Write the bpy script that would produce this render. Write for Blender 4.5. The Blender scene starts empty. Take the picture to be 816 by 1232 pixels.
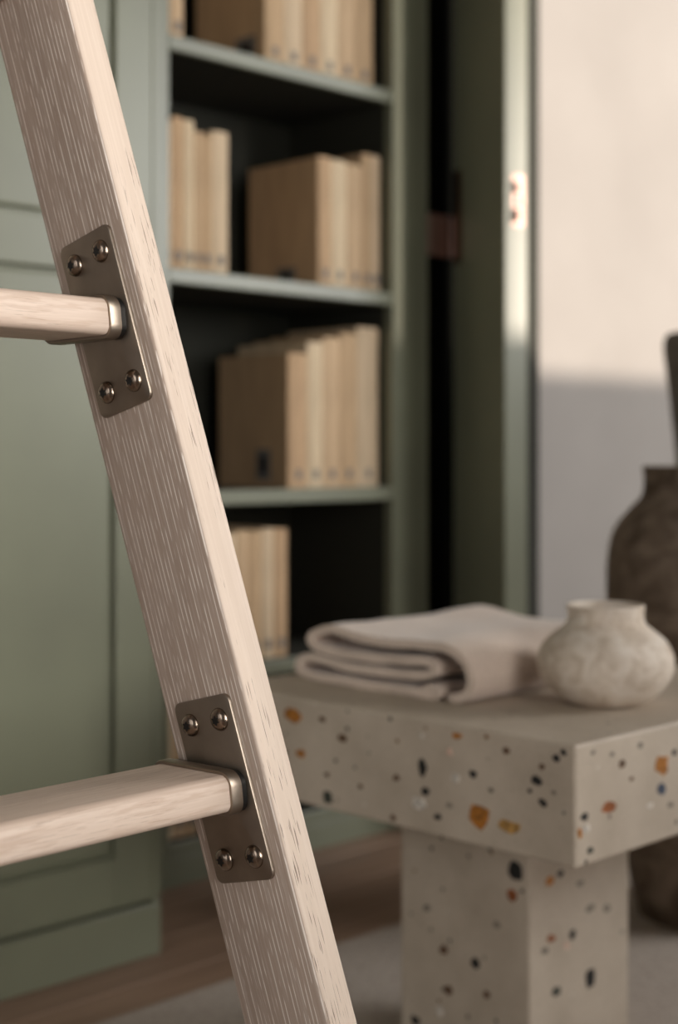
import bpy, bmesh, math, random
from mathutils import Vector, Matrix, noise

random.seed(7)
S = bpy.context.scene
C = S.collection

# ---------------------------------------------------------------- camera
CAM_H = 0.785
F_PX = 1780.0
cam_d = bpy.data.cameras.new('camera')
cam = bpy.data.objects.new('camera', cam_d)
C.objects.link(cam)
cam.location = (0, 0, CAM_H)
cam.rotation_euler = (math.pi / 2, 0, 0)
cam_d.sensor_fit = 'AUTO'
cam_d.sensor_width = 36.0
cam_d.lens = F_PX / 1232.0 * 36.0
cam_d.shift_y = -(616 - 546) / 1232.0
cam_d.clip_start = 0.02
cam_d.dof.use_dof = True
cam_d.dof.focus_distance = 1.0
cam_d.dof.aperture_fstop = 4.5
S.camera = cam

# ---------------------------------------------------------------- room frame: x = along the book wall, y = into the book wall
YAW = math.radians(45)
ROOM = Matrix.Rotation(YAW, 4, 'Z')

# ---------------------------------------------------------------- world, sun, window light, added fill lights, exposure
world = bpy.data.worlds.new('world')
S.world = world
world.use_nodes = True
bgn = world.node_tree.nodes['Background']
bgn.inputs[0].default_value = (0.75, 0.86, 1.0, 1)
bgn.inputs[1].default_value = 0.5

SUN_EL = math.radians(2.5)
sun_d = bpy.data.lights.new('sun', 'SUN')
sun_d.energy = 4.9
sun_d.color = (1.0, 0.87, 0.74)
sun_d.angle = math.radians(1.3)
sun = bpy.data.objects.new('sun', sun_d)
C.objects.link(sun)
sun_dir = ROOM.to_3x3() @ Vector((-0.38 * math.cos(SUN_EL), 0.925 * math.cos(SUN_EL), -math.sin(SUN_EL)))
sun.rotation_euler = sun_dir.to_track_quat('-Z', 'Y').to_euler()
sun.location = (3, -3, 2)

WIN_A0, WIN_A1, WIN_Z0, WIN_Z1, WIN_B = 3.14, 5.6, 1.16, 2.5, -0.9
sky_d = bpy.data.lights.new('window_daylight', 'AREA')
sky_d.shape = 'RECTANGLE'
sky_d.size = WIN_A1 - WIN_A0 - 0.06
sky_d.size_y = WIN_Z1 - WIN_Z0 - 0.06
sky_d.energy = 112
sky_d.color = (0.985, 0.98, 0.975)
sky = bpy.data.objects.new('window_daylight', sky_d)
C.objects.link(sky)
sky.matrix_world = ROOM @ Matrix.Translation(((WIN_A0 + WIN_A1) / 2, WIN_B - 0.1, (WIN_Z0 + WIN_Z1) / 2)) @ Matrix.Rotation(math.pi / 2, 4, 'X')

W2_A0, W2_A1, W2_Z0, W2_Z1 = 0.05, 1.05, 0.55, 1.85
fill2_d = sky_d.copy()  # fill light added to brighten ladder and wardrobe, spread narrowed off the bookcase post
fill2_d.name = 'ladder_fill'
fill2_d.size = W2_A1 - W2_A0 - 0.06
fill2_d.size_y = W2_Z1 - W2_Z0 - 0.06
fill2_d.spread = math.radians(75)
fill2_d.color = (1.0, 0.97, 0.93)
fill2_d.energy = 8.8
fill2 = bpy.data.objects.new('ladder_fill', fill2_d)
C.objects.link(fill2)
fill2.matrix_world = ROOM @ Matrix.Translation(((W2_A0 + W2_A1) / 2, WIN_B - 0.1, (W2_Z0 + W2_Z1) / 2)) @ Matrix.Rotation(math.pi / 2, 4, 'X')

# added fill for the left-facing sides, set in the end wall behind the camera
W3_B0, W3_B1, W3_Z0, W3_Z1, W3_A = -0.3, 1.4, 0.35, 2.2, -2.0
fill3_d = bpy.data.lights.new('side_fill', 'AREA')
fill3_d.shape = 'RECTANGLE'
fill3_d.size = W3_Z1 - W3_Z0 - 0.06
fill3_d.size_y = W3_B1 - W3_B0 - 0.06
fill3_d.energy = 16.5
fill3_d.color = (1.0, 0.97, 0.93)
fill3 = bpy.data.objects.new('side_fill', fill3_d)
C.objects.link(fill3)
fill3.matrix_world = ROOM @ Matrix.Translation((W3_A - 0.1, (W3_B0 + W3_B1) / 2, (W3_Z0 + W3_Z1) / 2)) @ Matrix.Rotation(-math.pi / 2, 4, 'Y')

vs = S.view_settings
vs.view_transform = 'Standard'
vs.look = 'None'
vs.gamma = 1.0
vs.use_curve_mapping = False
vs.exposure = 0.3


# ---------------------------------------------------------------- materials
def lin(c):
    return tuple(((v / 255) / 12.92 if v / 255 <= 0.04045 else ((v / 255 + 0.055) / 1.055) ** 2.4) for v in c) + (1,)


class Mat:
    def __init__(self, name, color, rough=0.6, metal=0.0, spec=0.5):
        self.m = bpy.data.materials.new(name)
        self.m.use_nodes = True
        self.t = self.m.node_tree
        self.b = self.t.nodes['Principled BSDF']
        self.b.inputs['Base Color'].default_value = lin(color)
        self.b.inputs['Roughness'].default_value = rough
        self.b.inputs['Metallic'].default_value = metal
        self.b.inputs['Specular IOR Level'].default_value = spec

    def n(self, kind, **kw):
        nd = self.t.nodes.new(kind)
        for k, v in kw.items():
            if k in nd.inputs.keys():
                nd.inputs[k].default_value = v
            else:
                setattr(nd, k, v)
        return nd

    def l(self, a, b):
        self.t.links.new(a, b)

    def coord(self, scale=(1, 1, 1), attr=None, rot=(0, 0, 0)):
        if attr:
            tc = self.n('ShaderNodeAttribute', attribute_name=attr)
            src = tc.outputs['Vector']
        else:
            tc = self.n('ShaderNodeTexCoord')
            src = tc.outputs['Object']
        mp = self.n('ShaderNodeMapping')
        mp.inputs['Scale'].default_value = scale
        mp.inputs['Rotation'].default_value = rot
        self.l(src, mp.inputs['Vector'])
        return mp.outputs['Vector']

    def noise(self, vec, scale=1.0, detail=4.0, rough=0.55, dist=0.0):
        nd = self.n('ShaderNodeTexNoise', Scale=scale, Detail=detail, Roughness=rough, Distortion=dist)
        self.l(vec, nd.inputs['Vector'])
        return nd.outputs['Fac']

    def ramp(self, fac, stops, interp='LINEAR'):
        r = self.n('ShaderNodeValToRGB')
        r.color_ramp.interpolation = interp
        while len(r.color_ramp.elements) < len(stops):
            r.color_ramp.elements.new(0.5)
        for e, (p, c) in zip(r.color_ramp.elements, stops):
            e.position = p
            e.color = c if len(c) == 4 else lin(c)
        self.l(fac, r.inputs['Fac'])
        return r.outputs['Color']

    def mix(self, fac, a, b, blend='MIX'):
        nd = self.n('ShaderNodeMix', data_type='RGBA', blend_type=blend)
        for sock, v in ((nd.inputs[0], fac), (nd.inputs[6], a), (nd.inputs[7], b)):
            if hasattr(v, 'is_linked') or hasattr(v, 'links'):
                self.l(v, sock)
            else:
                sock.default_value = v
        return nd.outputs[2]

    def color(self, c):
        self.l(c, self.b.inputs['Base Color'])

    def bump(self, h, strength=0.2, dist=0.002):
        bp = self.n('ShaderNodeBump', Strength=strength, Distance=dist)
        self.l(h, bp.inputs['Height'])
        self.l(bp.outputs['Normal'], self.b.inputs['Normal'])


W0 = (0, 0, 0, 1)
W1 = (1, 1, 1, 1)


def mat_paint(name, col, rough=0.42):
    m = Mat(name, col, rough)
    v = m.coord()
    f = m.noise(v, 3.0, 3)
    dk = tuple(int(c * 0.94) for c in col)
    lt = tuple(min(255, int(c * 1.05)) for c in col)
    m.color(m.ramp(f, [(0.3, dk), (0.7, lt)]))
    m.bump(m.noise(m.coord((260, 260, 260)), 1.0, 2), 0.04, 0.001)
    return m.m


def mat_wood(name, base, light, dark, line=0.0, pores=0.0, wave=(1, 0.2, 0.06)):
    m = Mat(name, base, 0.5, spec=0.35)
    broad = m.noise(m.coord((14, 14, 1.2), 'grain'), 1.0, 4, 0.5, 0.6)
    col = m.ramp(broad, [(0.3, dark), (0.55, base), (0.8, tuple(min(255, int(c * 1.07)) for c in base))])
    fine = m.noise(m.coord((420, 420, 9), 'grain'), 1.0, 3, 0.6)
    col = m.mix(m.ramp(fine, [(0.45, W0), (0.75, (0.28, 0.28, 0.28, 1))]), col, lin(light))
    hgt = fine
    if line:
        wv = m.n('ShaderNodeTexWave', wave_type='BANDS', bands_direction='X')
        wv.inputs['Scale'].default_value = 80
        wv.inputs['Distortion'].default_value = 2.2 if wave[0] == 1 else 0.9
        wv.inputs['Detail'].default_value = 1.0
        wv.inputs['Detail Scale'].default_value = 0.6
        m.l(m.coord(wave, 'grain'), wv.inputs['Vector'])
        ln = m.ramp(wv.outputs['Fac'], [(0.80, W0), (0.95, W1)])
        brk = m.ramp(m.noise(m.coord((230, 230, 34), 'grain'), 1.0, 2), [(0.44, W0), (0.54, W1)])
        lk = m.mix(1.0, ln, brk, 'MULTIPLY')
        lk2 = m.mix(1.0, lk, (line, line, line, 1), 'MULTIPLY')
        col = m.mix(lk2, col, lin(light))
    if pores:
        p1 = m.noise(m.coord((900, 900, 40), 'grain'), 1.0, 2, 0.5)
        p2 = m.noise(m.coord((60, 60, 5), 'grain', (0, 0, 0)), 1.0, 1)
        pk = m.ramp(p1, [(0.615, W0), (0.655, W1)])
        pg = m.ramp(p2, [(0.44, W0), (0.54, W1)])
        pm = m.mix(1.0, m.mix(1.0, pk, pg, 'MULTIPLY'), (pores, pores, pores, 1), 'MULTIPLY')
        col = m.mix(pm, col, lin((92, 74, 62)))
    m.color(col)
    m.bump(hgt, 0.12, 0.0008)
    return m.m


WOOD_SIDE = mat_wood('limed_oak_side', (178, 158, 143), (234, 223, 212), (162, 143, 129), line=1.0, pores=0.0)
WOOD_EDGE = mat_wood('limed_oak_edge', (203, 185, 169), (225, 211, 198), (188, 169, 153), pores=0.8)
WOOD_TREAD = mat_wood('limed_oak_tread', (204, 183, 166), (232, 218, 205), (184, 162, 146), line=0.22, pores=0.25, wave=(0.7, 0.9, 0.05))


def mat_metal(name, col, rough):
    m = Mat(name, col, rough, 1.0)
    f = m.noise(m.coord((900, 900, 30), 'grain'), 1.0, 3)
    g = m.noise(m.coord((30, 30, 30), 'grain'), 1.0, 3)
    m.color(m.ramp(g, [(0.3, tuple(int(c * 0.93) for c in col)), (0.7, tuple(min(255, int(c * 1.04)) for c in col))]))
    r = m.n('ShaderNodeMapRange')
    r.inputs['To Min'].default_value = rough * 0.85
    r.inputs['To Max'].default_value = rough * 1.2
    m.l(f, r.inputs['Value'])
    m.l(r.outputs['Result'], m.b.inputs['Roughness'])
    return m.m


METAL = mat_metal('bronze_nickel_plate', (156, 144, 130), 0.4)
SCREW = mat_metal('bronze_nickel_screw', (150, 134, 120), 0.24)
HINGE = mat_metal('copper_nickel', (178, 148, 136), 0.5)
BLACK = Mat('black_rubber', (14, 13, 12), 0.4).m
PAINT = mat_paint('sage_green_paint', (116, 118, 98), 0.38)
PAINT_SHADED = mat_paint('sage_paint_shaded', (38, 38, 28), 0.85)  # sage paint darkened to carry the shade inside the bookcase
GAP_SHADE = Mat('gap_shade_black', (14, 14, 11), 1.0, spec=0.05).m  # black colour stands in for the shade in the hinge gap


def mat_plaster():
    m = Mat('warm_white_plaster', (226, 217, 206), 0.9, spec=0.2)
    f = m.noise(m.coord((2, 2, 2)), 1.0, 4)
    m.color(m.ramp(f, [(0.3, (140, 135, 130)), (0.7, (149, 144, 139))]))
    m.bump(m.noise(m.coord((90, 90, 90)), 1.0, 4), 0.08, 0.002)
    return m.m


PLASTER = mat_plaster()


def mat_floor():
    m = Mat('brown_floorboard', (120, 92, 74), 0.5)
    info = m.n('ShaderNodeObjectInfo')
    f = m.noise(m.coord((2.2, 60, 60)), 1.0, 5, 0.6, 0.5)
    c = m.ramp(f, [(0.3, (130, 104, 86)), (0.7, (166, 136, 114))])
    v = m.n('ShaderNodeMapRange')
    v.inputs['To Min'].default_value = 0.88
    v.inputs['To Max'].default_value = 1.1
    m.l(info.outputs['Random'], v.inputs['Value'])
    hs = m.n('ShaderNodeHueSaturation')
    m.l(v.outputs['Result'], hs.inputs['Value'])
    m.l(c, hs.inputs['Color'])
    m.color(hs.outputs['Color'])
    m.bump(f, 0.1, 0.001)
    return m.m


FLOORB = mat_floor()


def mat_rug():
    m = Mat('pale_woven_rug', (160, 150, 140), 0.95, spec=0.1)
    f = m.noise(m.coord((170, 170, 170)), 1.0, 4)
    g = m.noise(m.coord((3, 3, 3)), 1.0, 3)
    c = m.ramp(f, [(0.3, (160, 148, 137)), (0.7, (194, 182, 171))])
    c = m.mix(m.ramp(g, [(0.4, W0), (0.7, (0.3, 0.3, 0.3, 1))]), c, lin((150, 138, 128)))
    m.color(c)
    m.bump(f, 0.5, 0.004)
    return m.m


RUG = mat_rug()


def mat_terrazzo():
    m = Mat('grey_terrazzo', (158, 148, 134), 0.55, spec=0.4)
    base = m.ramp(m.noise(m.coord((12, 12, 12)), 1.0, 5), [(0.3, (174, 160, 143)), (0.7, (193, 179, 162))])
    spk = m.noise(m.coord((240, 240, 240)), 1.0, 3)
    base = m.mix(m.ramp(spk, [(0.6, W0), (0.72, (0.4, 0.4, 0.4, 1))]), base, lin((110, 98, 86)))
    vor = m.n('ShaderNodeTexVoronoi', feature='F1')
    vor.inputs['Scale'].default_value = 46
    m.l(m.coord(), vor.inputs['Vector'])
    sep = m.n('ShaderNodeSeparateColor')
    m.l(vor.outputs['Color'], sep.inputs['Color'])
    inside = m.ramp(vor.outputs['Distance'], [(0.10, W1), (0.16, W0)])
    pick = m.ramp(sep.outputs['Red'], [(0.78, W0), (0.80, W1)])
    k = m.mix(1.0, inside, pick, 'MULTIPLY')
    cc = m.ramp(sep.outputs['Green'], [(0.0, (62, 56, 48)), (0.35, (120, 86, 50)), (0.55, (92, 92, 84)), (0.75, (196, 186, 172))], 'CONSTANT')
    m.color(m.mix(k, base, cc))
    m.bump(m.noise(m.coord((120, 120, 120)), 1.0, 4), 0.08, 0.001)
    return m.m


TERRAZZO = mat_terrazzo()
CHIP = {}
for k, c in dict(amber=(168, 108, 40), ochre=(176, 134, 74), brown=(92, 66, 44), white=(216, 208, 196), pink=(206, 176, 158),
                 black=(26, 27, 28), green=(58, 62, 54), blue=(62, 74, 92), rust=(146, 84, 44), grey=(128, 120, 108)).items():
    m = Mat('stone_chip_' + k, c, 0.45)
    f = m.noise(m.coord((150, 150, 150)), 1.0, 3)
    m.color(m.ramp(f, [(0.35, tuple(int(v * 0.72) for v in c)), (0.65, tuple(min(255, int(v * 1.12)) for v in c))]))
    CHIP[k] = m.m


def mat_ceramic(name, c1, c2, c3, sc=26, rough=0.75, bump=0.5):
    m = Mat(name, c1, rough, spec=0.3)
    a = m.noise(m.coord((sc, sc, sc)), 1.0, 6, 0.6, 0.8)
    b = m.noise(m.coord((sc * 6, sc * 6, sc * 6)), 1.0, 4)
    c = m.ramp(a, [(0.36, c2), (0.5, c1), (0.66, c3)])
    c = m.mix(m.ramp(b, [(0.58, W0), (0.7, (0.5, 0.5, 0.5, 1))]), c, lin(c2))
    m.color(c)
    m.bump(m.mix(0.5, a, b), bump, 0.003)
    return m.m


VASE = mat_ceramic('cream_rough_ceramic', (220, 206, 190), (198, 181, 162), (230, 219, 206), 38, bump=0.9)
JAR = mat_ceramic('brown_stoneware', (116, 100, 86), (84, 70, 58), (142, 126, 112), 14)
TALL = mat_ceramic('charcoal_stoneware', (118, 109, 101), (98, 89, 81), (134, 126, 118), 10)


def mat_cloth():
    m = Mat('oatmeal_linen', (190, 170, 154), 0.95, spec=0.1)
    f = m.noise(m.coord((420, 420, 420)), 1.0, 3)
    m.color(m.ramp(f, [(0.3, (194, 174, 158)), (0.7, (220, 202, 187))]))
    m.b.inputs['Sheen Weight'].default_value = 0.25
    m.bump(f, 0.35, 0.001)
    return m.m


CLOTH = mat_cloth()


def mat_book(name, col, rough=0.7):
    m = Mat(name, col, rough, spec=0.25)
    f = m.noise(m.coord((40, 40, 8)), 1.0, 4)
    m.color(m.ramp(f, [(0.3, tuple(int(v * 0.94) for v in col)), (0.7, tuple(min(255, int(v * 1.04)) for v in col))]))
    return m.m


SPINES = [mat_book('cream_cloth_%s' % n, c) for n, c in (
    ('ivory', (210, 188, 156)), ('sand', (199, 170, 136)), ('straw', (191, 161, 126)), ('oat', (205, 181, 151)), ('tan', (188, 156, 122)))]
PAGES = mat_book('book_pages', (222, 210, 188))
TAGDARK = mat_book('dark_label', (44, 42, 42))
TAGPALE = mat_book('pale_label', (120, 116, 112))


# ---------------------------------------------------------------- mesh helpers
def mesh_obj(name, bm, mats, parent=None, matrix=None, smooth=None, loc=None):
    """bm is in grain-local coordinates; store them, move the mesh by matrix."""
    lay = bm.verts.layers.float_vector.new('grain')
    for v in bm.verts:
        v[lay] = v.co
    if matrix is not None:
        bm.transform(matrix)
        if matrix.determinant() < 0:
            bmesh.ops.reverse_faces(bm, faces=bm.faces)
    me = bpy.data.meshes.new(name)
    bm.to_mesh(me)
    bm.free()
    if not isinstance(mats, (list, tuple)):
        mats = [mats]
    for m in mats:
        me.materials.append(m)
    if smooth is not None:
        me.shade_smooth()
        if smooth < 180:
            me.set_sharp_from_angle(angle=math.radians(smooth))
    o = bpy.data.objects.new(name, me)
    C.objects.link(o)
    if parent:
        o.parent = parent
    if loc is not None:
        o.location = loc
    return o


def box(x0, x1, y0, y1, z0, z1, bev=0.0, seg=2):
    bm = bmesh.new()
    bmesh.ops.create_cube(bm, size=1)
    for v in bm.verts:
        v.co = Vector(((x0 + x1) / 2 + v.co.x * (x1 - x0), (y0 + y1) / 2 + v.co.y * (y1 - y0), (z0 + z1) / 2 + v.co.z * (z1 - z0)))
    if bev:
        bmesh.ops.bevel(bm, geom=list(bm.edges), offset=bev, segments=seg, profile=0.5, affect='EDGES', clamp_overlap=True)
    return bm


def round_rect(w, h, r, n=5):
    pts = []
    for cx_, cy_, a0 in ((w / 2 - r, h / 2 - r, 0), (-w / 2 + r, h / 2 - r, 90), (-w / 2 + r, -h / 2 + r, 180), (w / 2 - r, -h / 2 + r, 270)):
        for i in range(n + 1):
            a = math.radians(a0 + 90 * i / n)
            pts.append((cx_ + r * math.cos(a), cy_ + r * math.sin(a)))
    return pts


def prism(pts, z0, z1, bev=0.0, bseg=2):
    """extrude a 2d outline (x, y) between z0 and z1"""
    bm = bmesh.new()
    lo = [bm.verts.new((x, y, z0)) for x, y in pts]
    hi = [bm.verts.new((x, y, z1)) for x, y in pts]
    n = len(pts)
    bm.faces.new(lo[::-1])
    top = bm.faces.new(hi)
    for i in range(n):
        bm.faces.new((lo[i], lo[(i + 1) % n], hi[(i + 1) % n], hi[i]))
    if bev:
        bmesh.ops.bevel(bm, geom=list(top.edges), offset=bev, segments=bseg, profile=0.5, affect='EDGES')
    return bm


def lathe(prof, seg=64):
    bm = bmesh.new()
    rings = []
    for r, z in prof:
        if r < 1e-6:
            rings.append([bm.verts.new((0, 0, z))])
        else:
            rings.append([bm.verts.new((r * math.cos(2 * math.pi * i / seg), r * math.sin(2 * math.pi * i / seg), z)) for i in range(seg)])
    for a, b in zip(rings, rings[1:]):
        for i in range(seg):
            j = (i + 1) % seg
            if len(a) == 1 and len(b) == 1:
                continue
            if len(a) == 1:
                bm.faces.new((a[0], b[j], b[i]))
            elif len(b) == 1:
                bm.faces.new((a[i], a[j], b[0]))
            else:
                bm.faces.new((a[i], a[j], b[j], b[i]))
    bmesh.ops.recalc_face_normals(bm, faces=bm.faces)
    return bm


def spline(pts, n=8):
    """Catmull-Rom through tuples"""
    out = []
    P = [Vector(p) for p in pts]
    for i in range(len(P) - 1):
        p0, p1, p2, p3 = P[max(i - 1, 0)], P[i], P[i + 1], P[min(i + 2, len(P) - 1)]
        for k in range(n):
            t = k / n
            out.append(0.5 * ((2 * p1) + (p2 - p0) * t + (2 * p0 - 5 * p1 + 4 * p2 - p3) * t * t + (3 * p1 - p0 - 3 * p2 + p3) * t ** 3))
    out.append(P[-1])
    return out


def empty(name, label, cat, loc, group=None, rz=YAW):
    o = bpy.data.objects.new(name, None)
    o.empty_display_size = 0.05
    C.objects.link(o)
    o.location = loc
    o.rotation_euler = (0, 0, rz)
    tag(o, label, cat, group)
    return o


def tag(o, label, cat, group=None):
    o['label'] = label
    o['category'] = cat
    if group:
        o['group'] = group
    return o


def room_pt(a, b, z=0.0):
    return ROOM @ Vector((a, b, z))


def struct(name, bm, m, label, parent=None):
    o = mesh_obj(name, bm, m, parent)
    if parent is None:
        o.rotation_euler = (0, 0, YAW)
        o['kind'] = 'structure'
        o['label'] = label
    return o


# ---------------------------------------------------------------- the room
WALL_B = 2.44
A0, A1 = -2.0, 6.2
CEIL = 2.75
struct('wall_back', box(A0, A1, WALL_B, WALL_B + 0.15, 0, CEIL), PLASTER, 'warm white plaster wall behind the green bookcase')
struct('ceiling', box(A0, A1, WIN_B - 0.15, WALL_B + 0.15, CEIL, CEIL + 0.1), PLASTER, 'plain white ceiling of the room')
struct('wall_right', box(A1, A1 + 0.15, WIN_B - 0.15, WALL_B + 0.15, 0, CEIL), PLASTER, 'plain white end wall beyond the vases')
# the window wall stands opposite the bookcase
def boxes(qs, y0, y1, along='x'):
    bm = bmesh.new()
    for q in qs:
        b2 = box(q[0], q[1], y0, y1, q[2], q[3]) if along == 'x' else box(y0, y1, q[0], q[1], q[2], q[3])
        me = bpy.data.meshes.new('tmp')
        b2.to_mesh(me)
        b2.free()
        bm.from_mesh(me)
        bpy.data.meshes.remove(me)
    return bm


struct('wall_left', boxes(((WIN_B - 0.15, W3_B0, 0, CEIL), (W3_B1, WALL_B + 0.15, 0, CEIL), (W3_B0, W3_B1, 0, W3_Z0), (W3_B0, W3_B1, W3_Z1, CEIL)),
                          A0 - 0.15, A0, 'y'), PLASTER, 'white end wall beyond the wardrobe with an opening for the added fill light')
struct('fill_opening_3', boxes(((W3_B0 - 0.06, W3_B1 + 0.06, W3_Z0 - 0.05, W3_Z0), (W3_B0 - 0.06, W3_B1 + 0.06, W3_Z1, W3_Z1 + 0.06),
                          (W3_B0 - 0.06, W3_B0, W3_Z0, W3_Z1), (W3_B1, W3_B1 + 0.06, W3_Z0, W3_Z1)), A0, A0 + 0.025, 'y'), PLASTER,
       'white casing round the added fill light opening in the end wall')  # opening made up for the side fill light
struct('wall_front', boxes(((A0, W2_A0, 0, CEIL), (W2_A1, WIN_A0, 0, CEIL), (WIN_A1, A1, 0, CEIL), (W2_A0, W2_A1, 0, W2_Z0), (W2_A0, W2_A1, W2_Z1, CEIL),
                            (WIN_A0, WIN_A1, 0, WIN_Z0), (WIN_A0, WIN_A1, WIN_Z1, CEIL)), WIN_B - 0.15, WIN_B), PLASTER, 'white window wall facing the bookcase')
for nm, xa, xb, za, zb, lb in (('window_1', WIN_A0, WIN_A1, WIN_Z0, WIN_Z1, 'white casing round the sunlit window opposite the bookcase'), ('fill_opening_2', W2_A0, W2_A1, W2_Z0, W2_Z1, 'white casing round the added fill light opening opposite the wardrobe')):  # the second opening is made up for the ladder fill light
    struct(nm, boxes(((xa - 0.06, xb + 0.06, za - 0.05, za), (xa - 0.06, xb + 0.06, zb, zb + 0.06),
                      (xa - 0.06, xa, za, zb), (xb, xb + 0.06, za, zb)), WIN_B, WIN_B + 0.025), PLASTER, lb)
struct('sun_blocker', box(A0, 3.77, WIN_B - 0.75, WIN_B - 0.6, 0, CEIL + 0.4), PLASTER, 'unseen outside wall added to block the sun')  # added out of view to keep the sun off wardrobe and bookcase

fl = struct('floor', box(A0, A1, WIN_B, WALL_B, -0.08, -0.012), FLOORB, 'brown wooden plank floor')
# boards run along the book wall; those between the rug and the furniture can be seen
pw = 0.14
nb = int((WALL_B - WIN_B) / pw)
plank_me = None
for i in range(nb + 1):
    y0 = WIN_B + i * pw
    for k in range(3):
        xs = A0 + k * 2.74 + (0.0 if k == 0 else (i % 3) * 0.35 - 0.35)
        xe = A1 if k == 2 else A0 + (k + 1) * 2.74 + (i % 3) * 0.35 - 0.35
        p = mesh_obj('plank', box(xs + 0.001, xe - 0.001, y0 + 0.001, min(y0 + pw, WALL_B) - 0.001, -0.012, 0, 0.0015, 1), FLOORB, fl)

rug = mesh_obj('area_rug', box(0.25, 4.6, -0.6, 1.66, 0.0, 0.010, 0.004, 2), RUG)
rug.rotation_euler = (0, 0, YAW)
tag(rug, 'pale grey-beige woven rug lying under the terrazzo table', 'rug')

# ---------------------------------------------------------------- wardrobe (deep cabinet with panelled doors)
wd = empty('wardrobe', 'tall sage green wardrobe with panelled doors beside the bookcase', 'wardrobe', room_pt(0.93, 1.838, 0))
WB = 0.0                                     # local y of the door face
WX1 = 1.446 - 0.93                           # right outer side
mesh_obj('carcass', box(-0.55, WX1, 0.022, 0.60, 0.0, 2.3, 0.002, 1), PAINT, wd)
mesh_obj('end_stile', box(0.4985, WX1, 0.004, 0.022, 0.0825, 2.3, 0.002, 1), PAINT, wd)
mesh_obj('plinth', box(-0.55, WX1, 0.002, 0.022, 0.0, 0.082, 0.003, 2), PAINT, wd)


def panel_door(x0, x1, parent):
    st, z0, z1 = 0.070, 0.092, 2.28
    bm = None
    parts = []
    root = None
    ztop = z1 - st
    pieces = [('door_stile', x0, x0 + st, z0, z1), ('door_stile', x1 - st, x1, z0, z1),
              ('door_rail', x0 + st, x1 - st, z0, 0.168), ('door_rail', x0 + st, x1 - st, 1.060, 1.136), ('door_rail', x0 + st, x1 - st, ztop, z1)]
    door = mesh_obj('door', box(x0, x1, 0.014, 0.0215, z0, z1), PAINT, parent)
    for n_, xa, xb, za, zb in pieces:
        mesh_obj(n_, box(xa, xb, 0.0, 0.014, za, zb, 0.0022, 2), PAINT, door)
    g = 0.007
    for za, zb in ((0.168, 1.060), (1.136, ztop)):
        b2 = box(x0 + st + g, x1 - st - g, 0.004, 0.014, za + g, zb - g, 0.006, 3)
        mesh_obj('door_panel', b2, PAINT, door)
    return door


panel_door(0.0, 0.4965, wd)
panel_door(-0.50, -0.004, wd)

# ---------------------------------------------------------------- bookcase
BB = 2.10                                    # front plane
bk = empty('bookcase', 'open sage green bookcase with four shelves of pale books', 'bookcase', room_pt(1.46, BB, 0))
BX = 1.46


def bpart(name, a0, a1, y0, y1, z0, z1, m=PAINT, bev=0.002, parent=bk):
    return mesh_obj(name, box(a0 - BX, a1 - BX, y0, y1, z0, z1, bev, 2), m, parent)


OPEN0, OPEN1 = 1.668, 2.259
bpart('stile', 1.462, OPEN0, 0.0, 0.025, 0.0, 2.3)
bpart('stile', OPEN1, 2.369, 0.0, 0.025, 0.0, 2.3)
bpart('side_panel', 1.55, OPEN0 - 0.001, 0.025, 0.318, 0.0, 2.3, PAINT_SHADED)
bpart('side_panel', OPEN1 + 0.001, 2.345, 0.025, 0.318, 0.0, 2.3, PAINT_SHADED)
bpart('back_panel', 1.55, 2.46, 0.318, 0.335, 0.0, 2.3, PAINT_SHADED)
bpart('filler_panel', 2.452, 2.50, 0.02, 0.318, 0.0, 2.3, GAP_SHADE)  # blackened so the gap reads as deep shade
bpart('end_panel', 2.50, 2.785, 0.02, 0.335, 0.0, 2.3, PAINT_SHADED)  # shade of the strip beside the open door put into its colour
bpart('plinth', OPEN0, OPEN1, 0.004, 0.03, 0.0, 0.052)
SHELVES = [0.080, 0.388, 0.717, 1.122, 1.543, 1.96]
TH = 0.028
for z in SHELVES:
    sh = bpart('shelf', OPEN0, OPEN1, 0.014, 0.317, z - TH, z, PAINT_SHADED, 0.001)  # body darkened for the shade between shelves; the lipping keeps the plain paint
    bpart('shelf_lipping', OPEN0, OPEN1, 0.001, 0.014, z - TH, z, PAINT, 0.003, sh)
bpart('top_rail', OPEN0, OPEN1, 0.0, 0.025, 2.2, 2.3)

# open door on the far side of the bookcase: stands out into the room
hinge = Vector((2.437, 2.088, 0))
tip_dir = Vector((-0.3203, -0.9468, 0)).normalized()
ang = math.atan2(tip_dir.y, tip_dir.x)
DW, DT = 0.205, 0.056
dr = bpy.data.objects.new('cabinet_door', None)
dr.empty_display_size = 0.05
C.objects.link(dr)
dr.location = room_pt(hinge.x, hinge.y, 0.0)
dr.rotation_euler = (0, 0, YAW + ang)
tag(dr, 'narrow sage green door standing open at the end of the bookcase', 'door')
mesh_obj('door_leaf', box(0.0, DW, 0.0, DT, 0.012, 2.28, 0.003, 2), PAINT, dr)
mesh_obj('door_bead', box(0.03, DW - 0.03, DT, DT + 0.014, 0.05, 2.25, 0.004, 2), PAINT, dr)
# lock faceplate on the leading edge, with latch and bolt
zl = CAM_H + (546 - 230) / F_PX * 2.92
fp = mesh_obj('lock_plate', box(DW, DW + 0.002, 0.018, 0.047, zl - 0.053, zl + 0.053, 0.001, 2), HINGE, dr)
mesh_obj('latch_bolt', box(DW + 0.002, DW + 0.010, 0.024, 0.041, zl + 0.014, zl + 0.040, 0.003, 2), HINGE, fp)
mesh_obj('dead_bolt', box(DW + 0.002, DW + 0.012, 0.024, 0.041, zl - 0.044, zl - 0.016, 0.003, 2), HINGE, fp)
mesh_obj('bolt_slot', box(DW + 0.0021, DW + 0.003, 0.026, 0.040, zl - 0.010, zl + 0.008), BLACK, fp)
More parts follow.
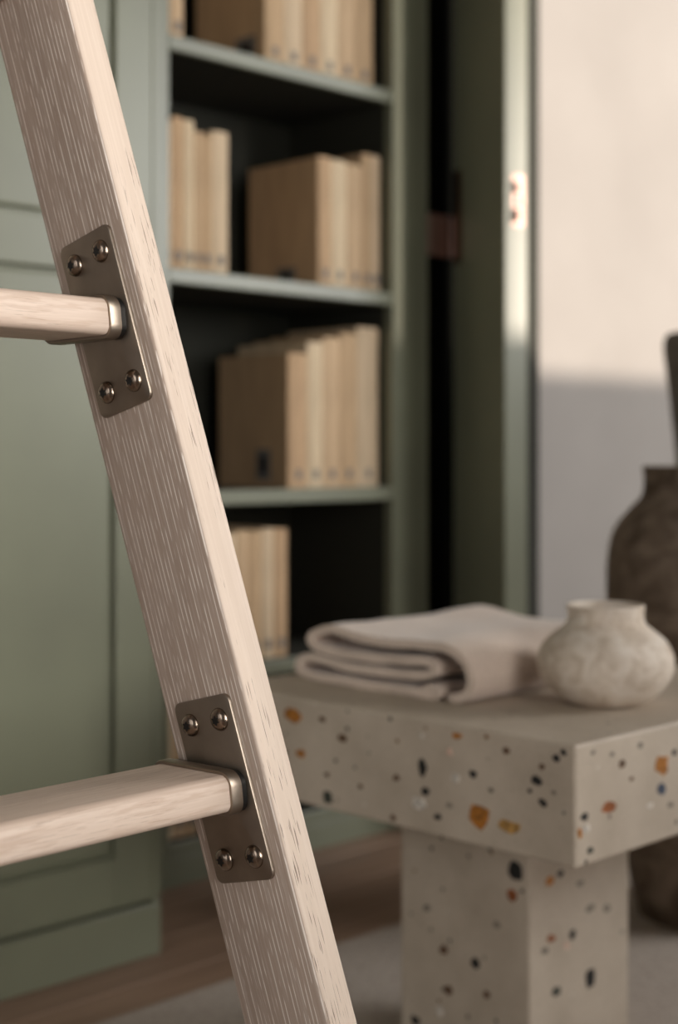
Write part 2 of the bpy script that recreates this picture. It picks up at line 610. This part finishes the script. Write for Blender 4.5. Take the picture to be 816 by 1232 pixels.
# hinge plates
zh = CAM_H + (546 - 285) / F_PX * 3.2
for dz in (0.0, -0.95):
    h1 = mesh_obj('hinge_leaf', box(0.004, 0.036, -0.0025, 0.0, zh + dz - 0.06, zh + dz + 0.14, 0.001, 2), mat_metal('aged_bronze', (92, 62, 44), 0.4), dr)
    mesh_obj('hinge_knuckle', prism([(0.006 * math.cos(t * math.pi / 8), 0.006 * math.sin(t * math.pi / 8)) for t in range(16)], zh + dz - 0.045, zh + dz + 0.045, 0.001), HINGE, h1, smooth=40)
    hl = mesh_obj('hinge_plate', box(2.365 - BX, 2.428 - BX, -0.004, -0.0015, zh + dz - 0.045, zh + dz + 0.045, 0.001, 2), HINGE, bk)

# ---------------------------------------------------------------- books
book_i = 0


def book(a0, a1, z, ht, depth, inset, label, group, cover=None, tag_cover=None, lean=0.0):
    """a0..a1 along the shelf, spine towards the room"""
    global book_i
    sp = cover if cover is not None else SPINES[book_i % 5]
    book_i += 1
    t = a1 - a0 - 0.0012
    r = empty('book', label, 'book', room_pt((a0 + a1) / 2, BB + inset, z + 0.0002), group)
    c = 0.0028
    # cover: two boards and a rounded spine as one folded case
    bm = bmesh.new()
    prof = [(-t / 2, depth)]
    nseg = 6
    for i in range(nseg + 1):
        x = -t / 2 + t * i / nseg
        prof.append((x, 0.004 * (abs(2 * i / nseg - 1) ** 2.2)))
    prof.append((t / 2, depth))
    inner = [(t / 2 - c, depth)] + [(t / 2 - c, 0.008), (-t / 2 + c, 0.008)] + [(-t / 2 + c, depth)]
    loop = prof + inner
    lo = [bm.verts.new((x, y, 0)) for x, y in loop]
    hi = [bm.verts.new((x, y, ht)) for x, y in loop]
    n = len(loop)
    bm.faces.new(lo)
    bm.faces.new(hi[::-1])
    for i in range(n):
        bm.faces.new((lo[(i + 1) % n], lo[i], hi[i], hi[(i + 1) % n]))
    bmesh.ops.recalc_face_normals(bm, faces=bm.faces)
    mesh_obj('cover', bm, sp, r)
    mesh_obj('page_block', box(-t / 2 + c, t / 2 - c, 0.0082, depth - 0.005, 0.004, ht - 0.004), PAGES, r)
    w = min(0.014, t * 0.5)
    mesh_obj('spine_label', box(-w / 2, w / 2, -0.0006, 0.0012, 0.018, 0.036), TAGPALE, r)
    if tag_cover:
        d0, z0, dw, dz = tag_cover
        lb = mesh_obj('cover_label', box(-t / 2 - 0.0008, -t / 2, d0, d0 + dw, z0, z0 + dz), TAGPALE, r)
        mesh_obj('label_print', box(-t / 2 - 0.0012, -t / 2 - 0.0008, d0 + dw * 0.25, d0 + dw * 0.75, z0 + dz * 0.22, z0 + dz * 0.78), TAGDARK, lb)
    return r


ORD = ['first', 'second', 'third', 'fourth', 'fifth', 'sixth', 'seventh']
KIND = ['ivory cloth book', 'sand-coloured cloth book', 'straw-coloured cloth book', 'oat-coloured cloth book', 'tan cloth book']


def row(edges, heights, z, where, group, depth=0.213, inset=0.03, tagc=None, start=0):
    for i, (a0, a1) in enumerate(zip(edges, edges[1:])):
        k = book_i % 5
        book(a0, a1, z, heights[i], depth, inset, '%s, %s %s' % (KIND[k], ORD[i + start], where), group,
             tag_cover=tagc if i == 0 else None)


row([1.672, 1.696, 1.727], [0.30, 0.285], SHELVES[4], 'from the wardrobe on the highest filled shelf', 'short row of books on the highest shelf')
row([1.9293, 1.9800, 2.0300, 2.0800, 2.1300, 2.1800, 2.2329], [0.30, 0.31, 0.30, 0.305, 0.30, 0.31], SHELVES[4],
        'along the long row on the highest filled shelf', 'long row of books on the highest shelf', tagc=(0.03, 0.012, 0.06, 0.05))
row([1.672, 1.7000, 1.7270, 1.7526, 1.7726, 1.7948, 1.8359], [0.272, 0.282, 0.280, 0.262, 0.258, 0.270], SHELVES[3],
    'from the wardrobe on the second filled shelf down', 'short row of books on the second shelf')
row([2.0733, 2.1109, 2.1565, 2.2006, 2.2290, 2.2560], [0.262, 0.260, 0.258, 0.285, 0.285], SHELVES[3],
    'along the far row on the second filled shelf down', 'far row of books on the second shelf', tagc=(0.07, 0.010, 0.055, 0.035))
row([1.9911, 2.0433, 2.0874, 2.1360, 2.1858, 2.2506], [0.267, 0.292, 0.303, 0.314, 0.330], SHELVES[2],
    'along the row on the third filled shelf down', 'row of books on the third shelf', tagc=(0.055, 0.015, 0.042, 0.062))
row([1.7900, 1.8235, 1.8547, 1.8863, 1.9206, 1.9534, 1.9888], [0.25, 0.245, 0.25, 0.248, 0.252, 0.25], SHELVES[1],
    'along the row on the fourth filled shelf down', 'row of books on the fourth shelf')
row([1.672, 1.7036, 1.7309, 1.7590], [0.24, 0.245, 0.24], SHELVES[0],
    'from the wardrobe on the lowest shelf', 'row of books on the lowest shelf')

# ---------------------------------------------------------------- terrazzo table
TA, TB, TL, TZ1, TT = 1.2546, 0.909, 0.575, 0.483, 0.128
LA, LB_, LM = 1.425, 1.100, 0.211
tb = empty('side_table', 'square terrazzo table on one thick block leg standing on the rug', 'table', room_pt(TA, TB, 0.010))
tz = TZ1 - 0.010
top = mesh_obj('table_top', box(0, TL, 0, TL, tz - TT, tz, 0.003, 2), TERRAZZO, tb)
leg = mesh_obj('block_leg', box(LA - TA, LA - TA + LM, LB_ - TB, LB_ - TB + LM, 0, tz - TT, 0.003, 2), TERRAZZO, tb)
CHIPS = [
    ('L', 1.335, 0.461, 0.0175, 0.0084, 'amber'), ('L', 1.321, 0.416, 0.0078, 0.0054, 'amber'), ('L', 1.248, 0.445, 0.0074, 0.0052, 'brown'),
    ('L', 1.122, 0.465, 0.0037, 0.0028, 'white'), ('L', 1.069, 0.472, 0.0085, 0.0032, 'amber'), ('L', 1.080, 0.452, 0.0057, 0.0043, 'pink'),
    ('L', 1.120, 0.429, 0.0066, 0.0094, 'black'), ('L', 1.071, 0.425, 0.0064, 0.0049, 'white'), ('L', 1.046, 0.433, 0.0055, 0.0043, 'black'),
    ('L', 1.116, 0.403, 0.0066, 0.0049, 'black'), ('L', 1.126, 0.388, 0.0096, 0.0072, 'white'), ('L', 1.098, 0.377, 0.0051, 0.0038, 'black'),
    ('L', 1.274, 0.370, 0.0092, 0.0088, 'green'), ('L', 1.038, 0.387, 0.0165, 0.0128, 'amber'), ('L', 0.995, 0.384, 0.0159, 0.0068, 'ochre'),
    ('L', 0.958, 0.439, 0.0070, 0.0056, 'black'), ('L', 0.968, 0.427, 0.0032, 0.0026, 'black'), ('L', 0.950, 0.417, 0.0051, 0.0046, 'black'),
    ('L', 0.933, 0.467, 0.0050, 0.0041, 'black'), ('L', 0.924, 0.474, 0.0043, 0.0035, 'black'), ('L', 0.999, 0.465, 0.0046, 0.0037, 'brown'),
    ('L', 0.952, 0.455, 0.0038, 0.0031, 'brown'), ('L', 1.161, 0.411, 0.0053, 0.0039, 'brown'), ('L', 1.219, 0.392, 0.0040, 0.0029, 'brown'),
    ('L', 1.275, 0.397, 0.0042, 0.0029, 'brown'), ('L', 1.283, 0.463, 0.0050, 0.0035, 'brown'), ('L', 1.166, 0.364, 0.0046, 0.0034, 'brown'),
    ('L', 1.080, 0.393, 0.0043, 0.0032, 'grey'), ('L', 1.021, 0.419, 0.0041, 0.0026, 'grey'), ('L', 0.936, 0.430, 0.0031, 0.0025, 'grey'),
    ('R', 1.417, 0.439, 0.0127, 0.0108, 'amber'), ('R', 1.416, 0.413, 0.0078, 0.0075, 'blue'), ('R', 1.314, 0.410, 0.0125, 0.0072, 'rust'),
    ('R', 1.270, 0.407, 0.0068, 0.0045, 'black'), ('R', 1.274, 0.394, 0.0077, 0.0045, 'white'), ('R', 1.281, 0.370, 0.0052, 0.0036, 'green'),
    ('R', 1.339, 0.452, 0.0064, 0.0042, 'brown'), ('R', 1.374, 0.467, 0.0056, 0.0032, 'grey'), ('R', 1.2625, 0.391, 0.0040, 0.0060, 'amber'),
    ('R', 1.442, 0.450, 0.0050, 0.0038, 'black'), ('R', 1.393, 0.398, 0.0057, 0.0032, 'white'), ('R', 1.434, 0.392, 0.0059, 0.0033, 'grey'),
    ('R', 1.321, 0.465, 0.0045, 0.0026, 'grey'), ('R', 1.286, 0.472, 0.0043, 0.0025, 'grey'), ('R', 1.357, 0.433, 0.0046, 0.0026, 'brown'),
    ('S', 1.549, 0.121, 0.0095, 0.0140, 'black'), ('S', 1.512, 0.185, 0.0069, 0.0069, 'black'), ('S', 1.500, 0.174, 0.0064, 0.0058, 'pink'),
    ('S', 1.479, 0.122, 0.0090, 0.0059, 'green'), ('S', 1.468, 0.190, 0.0089, 0.0050, 'rust'), ('S', 1.466, 0.261, 0.0097, 0.0054, 'amber'),
    ('S', 1.487, 0.266, 0.0065, 0.0045, 'black'), ('S', 1.551, 0.210, 0.0103, 0.0051, 'grey'), ('S', 1.587, 0.202, 0.0081, 0.0047, 'grey'),
    ('S', 1.529, 0.245, 0.0078, 0.0046, 'grey'), ('S', 1.455, 0.178, 0.0074, 0.0045, 'grey'),
    ('M', 1.121, 0.278, 0.0113, 0.0122, 'black'), ('M', 1.126, 0.247, 0.0082, 0.0073, 'rust'), ('M', 1.184, 0.150, 0.0076, 0.0067, 'black'),
    ('M', 1.237, 0.154, 0.0067, 0.0060, 'brown'), ('M', 1.229, 0.105, 0.0078, 0.0059, 'brown'), ('M', 1.243, 0.074, 0.0079, 0.0068, 'white'),
    ('M', 1.286, 0.051, 0.0082, 0.0061, 'black'), ('M', 1.150, 0.205, 0.0053, 0.0041, 'grey'), ('M', 1.265, 0.201, 0.0057, 0.0052, 'grey'),
    ('M', 1.166, 0.115, 0.0053, 0.0050, 'brown')]
rc = random.Random(3)
for i in range(18):                            # the same stone mix over the rest of the slab's long side
    rr_ = rc.uniform(0.004, 0.010)
    CHIPS.append(('R', 1.462 + 0.348 * (i + rc.uniform(0.2, 0.8)) / 18, rc.uniform(0.372, 0.468), rr_, rr_ * rc.uniform(0.6, 1.1),
                  rc.choice(['black', 'amber', 'brown', 'white', 'grey', 'rust', 'green', 'black'])))
for face, u, z, ru, rz, col in CHIPS:
    n = 9
    ph = rc.random() * 6.28
    pts = []
    for i in range(n):
        a = 2 * math.pi * i / n
        k = 1 + 0.22 * rc.uniform(-1, 1)
        pts.append((ru * k * math.cos(a), rz * k * math.sin(a)))
    bm = prism(pts, -0.001, 0.0004)
    zz = z - 0.010
    if face in 'LM':      # face looks towards -x; outline x -> -y (local), outline y -> z
        off = 0.0 if face == 'L' else LA - TA
        Mx = Matrix(((0, 0, -1, off), (-1, 0, 0, u - TB), (0, 1, 0, zz), (0, 0, 0, 1)))
    else:                 # face looks towards -y
        off = 0.0 if face == 'R' else LB_ - TB
        Mx = Matrix(((1, 0, 0, u - TA), (0, 0, -1, off), (0, 1, 0, zz), (0, 0, 0, 1)))
    mesh_obj('stone_chip', bm, CHIP[col], top if face in 'LR' else leg, Mx)

# ---------------------------------------------------------------- small round vase on the table
prof = [(0, 0.0), (0.034, 0.0), (0.046, 0.002), (0.064, 0.014), (0.077, 0.030), (0.0825, 0.047), (0.081, 0.061), (0.072, 0.077), (0.058, 0.089), (0.049, 0.096),
        (0.0455, 0.103), (0.0458, 0.112), (0.047, 0.1175), (0.0455, 0.1195), (0.0430, 0.118), (0.041, 0.108), (0.042, 0.098), (0.055, 0.085),
        (0.070, 0.068), (0.075, 0.048), (0.066, 0.024), (0.040, 0.010), (0, 0.008)]
sm = [(p.x, p.y) for p in spline([(r, z, 0) for r, z in prof], 4)]
sm = [(max(r, 0), max(z, 0)) for r, z in sm]
bm = lathe(sm, 72)
for v in bm.verts:
    k = noise.noise(Vector(v.co) * 38) * 0.0011 + noise.noise(Vector(v.co) * 14) * 0.0014
    if v.co.z > 0.006:
        d = Vector((v.co.x, v.co.y, 0))
        if d.length > 1e-4:
            v.co += d.normalized() * k
vz = mesh_obj('vase', bm, VASE, smooth=60)
vz.location = room_pt(1.497, 1.040, TZ1)
tag(vz, 'squat round cream ceramic vase on the terrazzo table', 'vase')

# ---------------------------------------------------------------- folded cloth on the table
# cross-section (y = towards the book wall, z up), swept along the room's x
path = spline([(0.075, 0.0085, 0), (0.058, 0.0125, 0), (0.046, 0.0090, 0), (0.060, 0.0055, 0), (0.110, 0.0062, 0), (0.180, 0.0060, 0), (0.258, 0.0062, 0), (0.288, 0.0090, 0), (0.298, 0.0175, 0),
               (0.288, 0.0275, 0), (0.264, 0.0300, 0), (0.200, 0.0255, 0), (0.120, 0.0240, 0), (0.070, 0.0260, 0), (0.052, 0.0320, 0), (0.066, 0.0400, 0), (0.120, 0.0400, 0),
               (0.190, 0.0400, 0), (0.240, 0.0425, 0), (0.264, 0.0470, 0), (0.274, 0.0560, 0), (0.262, 0.0660, 0), (0.232, 0.0710, 0), (0.190, 0.0640, 0), (0.130, 0.0600, 0),
               (0.080, 0.0620, 0), (0.035, 0.0600, 0), (0.008, 0.0490, 0), (-0.004, 0.0320, 0), (0.000, 0.0150, 0), (0.014, 0.0062, 0), (0.030, 0.0058, 0)], 5)
TH_C = 0.0056
nP, nX, LEN = len(path), 36, 0.325
bm = bmesh.new()
grid = []
for j in range(nX + 1):
    x = LEN * j / nX
    e = abs(2 * j / nX - 1)
    loop = []
    side = []
    for i, p in enumerate(path):
        t = (path[min(i + 1, nP - 1)] - path[max(i - 1, 0)]).normalized()
        nn = Vector((-t.y, t.x, 0))
        hf = p.y / 0.07
        w = noise.noise(Vector((p.x * 9, p.y * 30, x * 8))) * 0.0055 * hf + noise.noise(Vector((p.x * 26, p.y * 60, x * 22))) * 0.0018
        sag = 0.010 * hf * (0.5 + 0.5 * math.sin((x / LEN) * 3.0 + 0.2)) * math.exp(-((p.x - 0.06) / 0.12) ** 2)
        q = p + Vector((noise.noise(Vector((i * 0.05, x * 9, 3))) * 0.006, w + sag, 0))
        hf2 = TH_C * (1.0 if 2 < i < nP - 3 else 0.6)
        loop.append((q + nn * hf2, q - nn * hf2))
        side.append(x + noise.noise(Vector((p.x * 20, p.y * 40, 7.7))) * 0.004 * (1 if j in (0, nX) else 0.6))
    up = [bm.verts.new((side[i], a.x, max(a.y, 0.0004))) for i, (a, b) in enumerate(loop)]
    dn = [bm.verts.new((side[i], b.x, max(b.y, 0.0004))) for i, (a, b) in enumerate(loop)]
    grid.append(up + dn[::-1])
n = len(grid[0])
for j in range(nX):
    for i in range(n):
        k = (i + 1) % n
        bm.faces.new((grid[j][i], grid[j][k], grid[j + 1][k], grid[j + 1][i]))
for g in (grid[0], grid[-1]):
    for i in range(nP - 1):
        bm.faces.new((g[i], g[i + 1], g[n - 2 - i], g[n - 1 - i]))
bmesh.ops.recalc_face_normals(bm, faces=bm.faces)
ct = mesh_obj('folded_cloth', bm, CLOTH, smooth=70)
ct.location = room_pt(1.365, 1.146, TZ1)
ct.rotation_euler = (0, 0, YAW)
tag(ct, 'thick oatmeal linen cloth folded flat on the terrazzo table', 'cloth')

# ---------------------------------------------------------------- floor jar and tall vase by the wall
prof = [(0, 0), (0.115, 0.0), (0.128, 0.010), (0.150, 0.10), (0.172, 0.25), (0.182, 0.40), (0.182, 0.55), (0.178, 0.610), (0.166, 0.650), (0.142, 0.682),
        (0.127, 0.698), (0.120, 0.712), (0.119, 0.735), (0.1205, 0.747), (0.120, 0.752), (0.116, 0.755), (0.108, 0.748), (0.104, 0.715), (0.130, 0.67), (0.165, 0.60), (0.168, 0.40), (0.140, 0.10), (0, 0.03)]
sm = [(max(p.x, 0), max(p.y, 0)) for p in spline([(r, z, 0) for r, z in prof], 5)]
bm = lathe(sm, 72)
for v in bm.verts:
    d = Vector((v.co.x, v.co.y, 0))
    if d.length > 0.01 and v.co.z > 0.02:
        v.co += d.normalized() * (0.0022 * math.sin(v.co.z * 95) * noise.noise(Vector((0, 0, v.co.z * 9))) + 0.003 * noise.noise(v.co * 9))
jr = mesh_obj('floor_jar', bm, JAR, smooth=60)
jr.location = (0.635, 2.50, 0.0095)
tag(jr, 'large brown stoneware jar with narrow neck standing behind the table', 'jar')

prof = [(0, 0), (0.085, 0), (0.095, 0.012), (0.085, 0.08), (0.088, 0.30), (0.102, 0.60), (0.115, 0.78), (0.130, 0.92), (0.1385, 0.99), (0.1375, 1.015), (0.130, 1.028), (0.122, 1.02), (0.122, 0.98), (0.10, 0.78), (0.075, 0.3), (0, 0.2)]
sm = [(max(p.x, 0), max(p.y, 0)) for p in spline([(r, z, 0) for r, z in prof], 5)]
tv = mesh_obj('tall_vase', lathe(sm, 64), TALL, smooth=60)
tv.location = (0.822, 3.10, 0.0095)
tag(tv, 'tall dark tapering vase flaring at the top, between jar and wall', 'vase')

# ---------------------------------------------------------------- step ladder
M3 = Matrix(((0.711, 0.6549, -0.2555), (-0.6576, 0.7481, 0.0874), (0.2484, 0.1059, 0.9628)))   # columns: across the stile, through it, up along it
O = Vector((-0.1052, 1.0063, CAM_H - 0.0026))
SB, ST = 0.085, 0.0265
GZ = 0.0102                                   # top of the rug
lad_loc = Vector((O.x + 0.02, O.y - 0.1, GZ))
ld = bpy.data.objects.new('step_ladder', None)
ld.empty_display_size = 0.1
C.objects.link(ld)
ld.location = lad_loc
tag(ld, 'limed oak step ladder with bronze tread plates in front of the wardrobe', 'ladder')
LM4 = Matrix.Translation(O - lad_loc) @ M3.to_4x4()
cs, sn = math.cos(-0.1111), math.sin(-0.1111)
tread_dir = (M3 @ Vector((0, cs, sn))).normalized()
e_dir = Vector((tread_dir.x, tread_dir.y, 0)).normalized()
HALF = 0.205                                  # half the inner width at the middle of the picture
mid = O - e_dir * HALF - lad_loc
REF = Matrix.Translation(mid) @ (Matrix.Identity(4) - 2 * Matrix([[e_dir[i] * e_dir[j] for j in range(3)] + [0] for i in range(3)] + [[0, 0, 0, 0]])) @ Matrix.Translation(-mid)


def ladder_part(name, make, mats, mats_idx=None, parent=None, smooth=35, both=True, local=None):
    res = []
    for k in range(2 if both else 1):
        bm = make()
        mx = LM4 if local is None else LM4 @ local
        if k:
            mx = REF @ mx
        res.append(mesh_obj(name, bm, mats, (parent[k] if isinstance(parent, list) else parent) or ld, mx, smooth))
    return res


def stile_bm():
    x0, x1, y0, y1 = -SB, 0, 0, ST
    bm = box(x0, x1, y0, y1, -1, 1)
    for v in bm.verts:                        # cut the ends level: on the floor and under the top step
        wz = lambda s: O.z + M3[2][0] * v.co.x + M3[2][1] * v.co.y + M3[2][2] * s
        target = GZ if v.co.z < 0 else 1.262
        v.co.z = (target - (O.z + M3[2][0] * v.co.x + M3[2][1] * v.co.y)) / M3[2][2]
    ed = [e for e in bm.edges if abs(e.verts[0].co.z - e.verts[1].co.z) > 0.5]
    bmesh.ops.bevel(bm, geom=ed, offset=0.0036, segments=4, profile=0.5, affect='EDGES')
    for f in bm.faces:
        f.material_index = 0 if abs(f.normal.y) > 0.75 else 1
    return bm


stiles = ladder_part('stile', stile_bm, [WOOD_SIDE, WOOD_EDGE], smooth=60)

PO, PW, PH = 0.0141, 0.0574, 0.1276
PT = 0.0026
# plate frame: outline x = across, y = up along the stile, thickness towards -y of the stile
PF = Matrix(((1, 0, 0, 0), (0, 0, -1, 0), (0, 1, 0, 0), (0, 0, 0, 1)))


def star(r, k=0.62):
    return [((r if i % 2 == 0 else r * k) * math.cos(i * math.pi / 6), (r if i % 2 == 0 else r * k) * math.sin(i * math.pi / 6)) for i in range(12)]


DT_, TT_ = 0.0735, 0.0258
PHI = 0.2371
q_dir = Vector((math.cos(PHI), 0, -math.sin(PHI)))
u_dir = Vector((math.sin(PHI), 0, math.cos(PHI)))
RR = 0.0075


def tread_outline(grow=0.0):
    return round_rect(DT_ + 2 * grow, TT_ + 2 * grow, RR + grow, 5)


STEPS = [0.1741, -0.1611, -0.4963]
for si, s in enumerate(STEPS):
    cz = s - PH / 2
    pl = ladder_part('tread_plate', lambda: prism(round_rect(PW, PH, 0.006, 4), 0, PT, 0.0007, 2), METAL,
                     local=Matrix.Translation((-PO - PW / 2, 0, cz)) @ PF)
    for k in range(2):
        pl[k]['label'] = 'brushed bronze-nickel plate with rounded corners'
    for dx in (-1, 1):
        for dz in (-1, 1):
            px, pz = dx * (PW / 2 - 0.0135), dz * (PH / 2 - 0.0165)
            loc = Matrix.Translation((-PO - PW / 2 + px, 0, cz + pz)) @ PF @ Matrix.Translation((0, 0, PT)) @ Matrix.Rotation(random.uniform(0, 1), 4, 'Z')
            rad = 0.0080
            prf = [(0, 0), (rad, 0), (rad, 0.0006), (rad * 0.96, 0.0015), (rad * 0.82, 0.0029), (rad * 0.60, 0.0039), (rad * 0.3, 0.0044), (0, 0.0045)]
            sc = ladder_part('screw', lambda: lathe(prf, 28), SCREW, parent=pl, local=loc, smooth=50)
            for k in range(2):
                bm = prism(star(0.0036), 0.0030, 0.00465)
                mx = LM4 @ loc
                mesh_obj('screw_recess', bm, BLACK, pl[k], REF @ mx if k else mx)
    # tread frame in stile coordinates: outline x -> q_dir, y -> u_dir, length -> minus tread direction
    cen = Vector((-PO - PW / 2 - 0.0135, 0, cz + 0.0049))
    td = Vector((0, cs, sn))
    TF = Matrix(((q_dir.x, u_dir.x, -td.x, cen.x), (q_dir.y, u_dir.y, -td.y, cen.y), (q_dir.z, u_dir.z, -td.z, cen.z), (0, 0, 0, 1)))
    # distance to the mirror plane along the tread
    c_w = LM4 @ cen
    half = (c_w - mid).dot(e_dir) / tread_dir.dot(e_dir)
    L0 = 0.0086
    bm = prism(tread_outline(), L0, 2 * half - L0)
    # grain runs along the tread: swap so that z of the grain follows the length (already so)
    mesh_obj('tread', bm, WOOD_TREAD, ld, LM4 @ TF, 40)

    def collar_bm():
        bm = bmesh.new()
        o = tread_outline(0.0027)
        i_ = tread_outline(0.0002)
        o2 = tread_outline(0.0020)
        rings = []
        for pts, z in ((i_, 0.0078), (o, 0.0078), (o, 0.0160), (o2, 0.0170), (i_, 0.0170)):
            rings.append([bm.verts.new((x, y, z)) for x, y in pts])
        n = len(o)
        for a, b in zip(rings, rings[1:] + rings[:1]):
            for t in range(n):
                bm.faces.new((a[t], a[(t + 1) % n], b[(t + 1) % n], b[t]))
        bmesh.ops.recalc_face_normals(bm, faces=bm.faces)
        return bm

    col = ladder_part('tread_collar', collar_bm, METAL, parent=pl, local=TF, smooth=40)
    ladder_part('gasket', lambda: prism(tread_outline(0.0014), PT - 0.0006, 0.0084), BLACK, parent=pl, local=TF, smooth=40)

# cleats and the top step
ladder_part('top_cleat', lambda: box(-SB + 0.002, -0.004, -0.010, -0.0002, 0.364, 0.46, 0.003, 2), [WOOD_EDGE])
# top step: level board over the stiles
topc = LM4 @ Vector((-SB / 2, 0, (1.262 - O.z) / M3[2][2]))
b_dir = Vector((-e_dir.y, e_dir.x, 0))
cc = topc - e_dir * (topc - mid).dot(e_dir)
hw = (topc - mid).dot(e_dir) + 0.055
TM = Matrix(((e_dir.x, b_dir.x, 0, cc.x), (e_dir.y, b_dir.y, 0, cc.y), (0, 0, 1, 1.262 - GZ), (0, 0, 0, 1)))
SW = TM @ Matrix(((0, 0, 1, 0), (1, 0, 0, 0), (0, 1, 0, 0), (0, 0, 0, 1)))
mesh_obj('top_step', box(-0.07, 0.13, 0.0002, 0.028, -hw, hw, 0.004, 2), WOOD_TREAD, ld, SW, 40)
# rear legs
for sg in (1, -1):
    tp = TM @ Vector((sg * (hw - 0.10), 0.10, -0.0002))
    bt = tp + b_dir * 0.20 + e_dir * sg * 0.05
    bt.z = 0.0
    zax = (tp - bt).normalized()
    xax = e_dir
    yax = zax.cross(xax).normalized()
    xax = yax.cross(zax)
    Ln = (tp - bt).length
    RM = Matrix(((xax.x, yax.x, zax.x, bt.x), (xax.y, yax.y, zax.y, bt.y), (xax.z, yax.z, zax.z, bt.z), (0, 0, 0, 1)))
    mesh_obj('rear_leg', box(-0.012, 0.012, -0.022, 0.022, 0.006, Ln - 0.004, 0.003, 2), WOOD_EDGE, ld, RM, 40)
